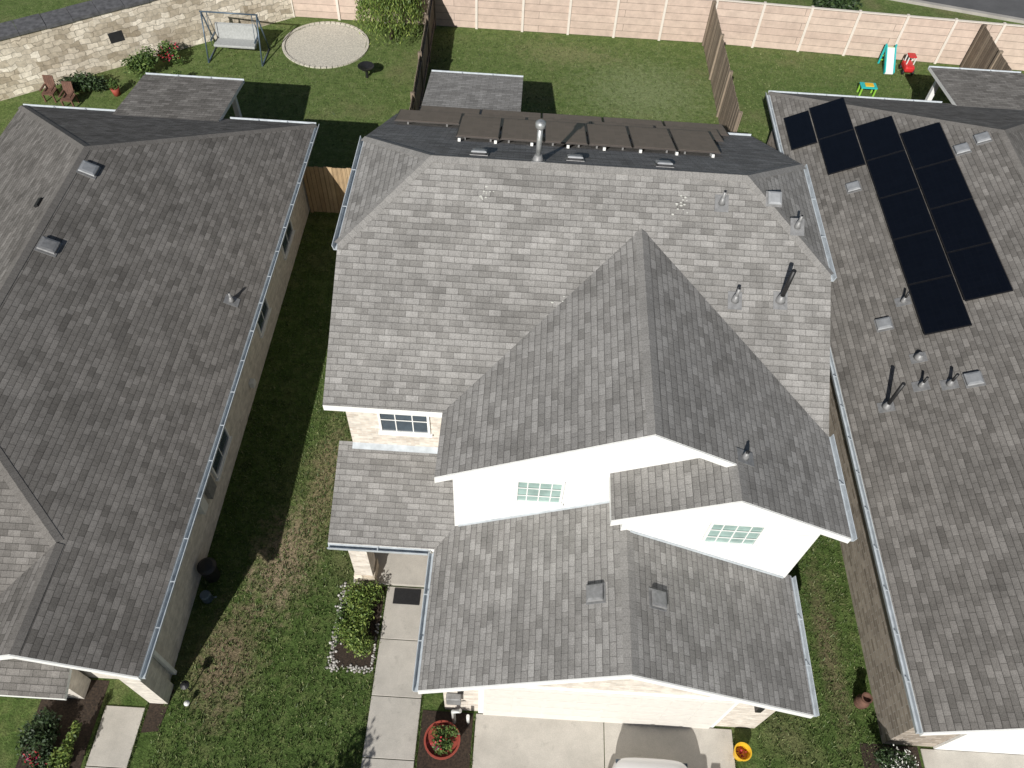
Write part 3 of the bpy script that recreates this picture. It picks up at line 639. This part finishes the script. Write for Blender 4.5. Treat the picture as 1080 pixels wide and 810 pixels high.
P=root('garden_lantern'); tube('stake',P,[(-6.45,4.0,0),(-6.45,4.0,.12)],.015,M['black'],8); lathe('lamp_head',P,(-6.45,4.0,.12),[(.03,0),(.06,.05),(.06,.08),(.02,.11),(0,.11)],M['whitep'],12)
# ------------------------------------------------------------------ swing
P=root('garden_swing'); sx,sy=-11.5,28.2
for s_ in (-1.05,1.05):
    for t in (-.6,.6): tube('leg',P,[(sx+s_,sy+t,0),(sx+s_,sy,1.75)],.03,M['blue'],8)
    tube('foot',P,[(sx+s_,sy-.62,.03),(sx+s_,sy+.62,.03)],.03,M['blue'],8)
tube('top_bar',P,[(sx-1.1,sy,1.75),(sx+1.1,sy,1.75)],.03,M['blue'],8)
box('seat',P,sx-.8,sx+.8,sy-.3,sy+.22,.5,.6,M['cushion'],.03); obox('backrest',P,(sx,sy+.32,.85),(.8,0,0),(0,.04,.012),(0,.06,.26),M['cushion'])
for s_ in (-.85,.85):
    tube('hanger_rod',P,[(sx+s_,sy,1.75),(sx+s_,sy-.28,.55)],.012,M['blue'],6); tube('hanger_rod',P,[(sx+s_,sy,1.75),(sx+s_,sy+.33,.7)],.012,M['blue'],6)
    box('armrest',P,sx+s_-.03,sx+s_+.03,sy-.3,sy+.3,.75,.79,M['blue'])
P=root('fire_bowl'); lathe('bowl',P,(-6.3,27.3,0),[(.05,0),(.06,.3),(.2,.38),(.32,.5),(.3,.5),(.0,.4)],M['black'])
for i,(x,y) in enumerate(((-17.5,24.7),(-16.7,24.4))):
    P=root('garden_chair'); k=.75
    box('seat',P,x-.28*k,x+.28*k,y-.28*k,y+.28*k,.3,.34,M['rust']); 
    for j in range(5): obox('back_slat',P,(x+(-.2+.1*j)*k,y+.32*k,.56),(.035,0,0),(0,.015,0),(0,.06,.22),M['rust'])
    for a in (-.25*k,.25*k):
        for b in (-.25*k,.25*k): box('leg',P,x+a-.025,x+a+.025,y+b-.025,y+b+.025,0,.3,M['rust'])
        box('arm',P,x+a-.03,x+a+.03,y-.3*k,y+.3*k,.46,.49,M['rust'])
# toys
P=root('toy_slide'); tx,ty=14.55,30.35
for a in (-.2,.2): box('ladder_side',P,tx+a-.03,tx+a+.03,ty+.22,ty+.28,0,.85,M['teal'])
for k in range(4): box('rung',P,tx-.17,tx+.17,ty+.22,ty+.27,.15+k*.18,.19+k*.18,M['greenp'])
obox('chute',P,(tx,ty-.2,.39),(.16,0,0),(0,.42,.33),(0,-.02,.025),M['whitep'])
for a in (-.18,.18): obox('chute_side',P,(tx+a,ty-.2,.44),(.02,0,0),(0,.42,.33),(0,-.03,.06),M['teal'])
P=root('toy_ride_car'); tx,ty=15.35,30.1; box('body',P,tx-.2,tx+.2,ty-.3,ty+.3,.12,.38,M['redp'],.08); box('roof',P,tx-.16,tx+.16,ty-.11,ty+.22,.66,.71,M['redp'],.03)
for a in (-.14,.14):
    for b in (-.08,.18): box('pillar',P,tx+a-.02,tx+a+.02,ty+b-.02,ty+b+.02,.38,.66,M['whitep'])
for a in (-.2,.2):
    for b in (-.2,.2): tube('wheel',P,[(tx+a-.03,ty+b,.1),(tx+a+.03,ty+b,.1)],.1,M['black'],12)
P=root('toy_table'); tx,ty=13.3,28.3; box('top',P,tx-.32,tx+.32,ty-.2,ty+.2,.36,.41,M['teal'],.02); box('tray',P,tx-.15,tx+.18,ty-.11,ty+.11,.411,.45,M['yellow'],.01)
for a in (-.27,.27):
    for b in (-.15,.15): box('leg',P,tx+a-.03,tx+a+.03,ty+b-.03,ty+b+.03,0,.36,M['greenp'])
# ------------------------------------------------------------------ parked car (front toward garage)
C=root('parked_car'); cx,fy=3.35,3.42
secs=[(0,.62,.35,.62),(-.12,.78,.28,.78),(-.5,.88,.25,.92),(-1.3,.92,.22,1.0),(-2.5,.93,.22,1.02),(-3.6,.92,.24,1.03),(-4.3,.88,.28,1.0),(-4.5,.8,.35,.9)]
vs=[];fs=[];ring=[(-1,0),(-1,.55),(-.93,.85),(-.7,1),(0,1.04),(.7,1),(.93,.85),(1,.55),(1,0)]
for y,w,zb0,zt in secs:
    for a,b in ring: vs.append((cx+a*w,fy+y,zb0+(zt-zb0)*b))
k=len(ring)
for i in range(len(secs)-1):
    for j in range(k): j2=(j+1)%k; fs.append((i*k+j,i*k+j2,(i+1)*k+j2,(i+1)*k+j))
fs+=[tuple(range(k))[::-1],tuple(range((len(secs)-1)*k,len(secs)*k))]
o=mesh('body',vs,fs,M['white'],C,smooth=True); m_=o.modifiers.new('s','SUBSURF'); m_.levels=2; m_.render_levels=2
bm=bmesh.new(); bm.from_mesh(o.data); bmesh.ops.recalc_face_normals(bm,faces=bm.faces); bm.to_mesh(o.data); bm.free()
def frus(name,y0,y1,w0,z0,Y0,Y1,w1,zt,mat):
    vs=[(cx-w0,fy+y0,z0),(cx+w0,fy+y0,z0),(cx+w0,fy+y1,z0),(cx-w0,fy+y1,z0),(cx-w1,fy+Y0,zt),(cx+w1,fy+Y0,zt),(cx+w1,fy+Y1,zt),(cx-w1,fy+Y1,zt)]
    o=mesh(name,vs,[(0,1,2,3),(4,5,6,7),(0,1,5,4),(1,2,6,5),(2,3,7,6),(3,0,4,7)],mat,C); bm=bmesh.new(); bm.from_mesh(o.data); bmesh.ops.recalc_face_normals(bm,faces=bm.faces); bm.to_mesh(o.data); bm.free()
    b=o.modifiers.new('b','BEVEL'); b.width=.04; b.segments=3; return o
frus('greenhouse',-1.1,-4.2,.84,.95,-1.8,-3.9,.66,1.44,M['glassd']); frus('roof_panel',-1.72,-3.95,.69,1.42,-1.85,-3.85,.62,1.49,M['white'])
for a in (-.82,.82):
    for y in (-.85,-3.6):
        tube('wheel',C,[(cx+a-.11,fy+y,.33),(cx+a+.11,fy+y,.33)],.33,M['tyre'],24); tube('hub',C,[(cx+a-.115,fy+y,.33),(cx+a+.115,fy+y,.33)],.2,M['alu'],16)
    obox('mirror',C,(cx+a*1.22,fy-1.5,1.05),(.09,0,0),(0,.05,0),(0,0,.06),M['white']); obox('headlight',C,(cx+a*.72,fy-.12,.60),(.14,0,0),(0,.04,0),(0,0,.05),M['glassd'])
# ------------------------------------------------------------------ light, world, camera
sd=V((.446,1.42,-1)).normalized()
sun=bpy.data.lights.new('sun','SUN'); sun.energy=5.0; sun.angle=math.radians(.5); sun.color=(1,.97,.92)
so=link(bpy.data.objects.new('sun',sun)); so.rotation_euler=sd.to_track_quat('-Z','Y').to_euler()
w=bpy.data.worlds.new('World'); scene.world=w; w.use_nodes=True; nt=w.node_tree
sky=nt.nodes.new('ShaderNodeTexSky'); sky.sky_type='NISHITA'; sky.sun_disc=False; sky.sun_elevation=math.radians(33.9); sky.sun_rotation=math.radians(197.4)
nt.links.new(sky.outputs[0],nt.nodes['Background'].inputs[0]); nt.nodes['Background'].inputs[1].default_value=.05
p_,y_,r_=math.radians(54.05),math.radians(.193),math.radians(3.765)
f=V((math.sin(y_)*math.cos(p_),math.cos(y_)*math.cos(p_),-math.sin(p_))); r0=V((math.cos(y_),-math.sin(y_),0)); u0=r0.cross(f)
ri=r0*math.cos(r_)+u0*math.sin(r_); up=-r0*math.sin(r_)+u0*math.cos(r_)
cam=bpy.data.cameras.new('camera'); cam.sensor_width=36; cam.lens=830/1080*36; cam.clip_end=2000
co=link(bpy.data.objects.new('camera',cam)); mt=Matrix((ri,up,-f)).transposed().to_4x4(); mt.translation=V((0,0,18)); co.matrix_world=mt
scene.camera=co
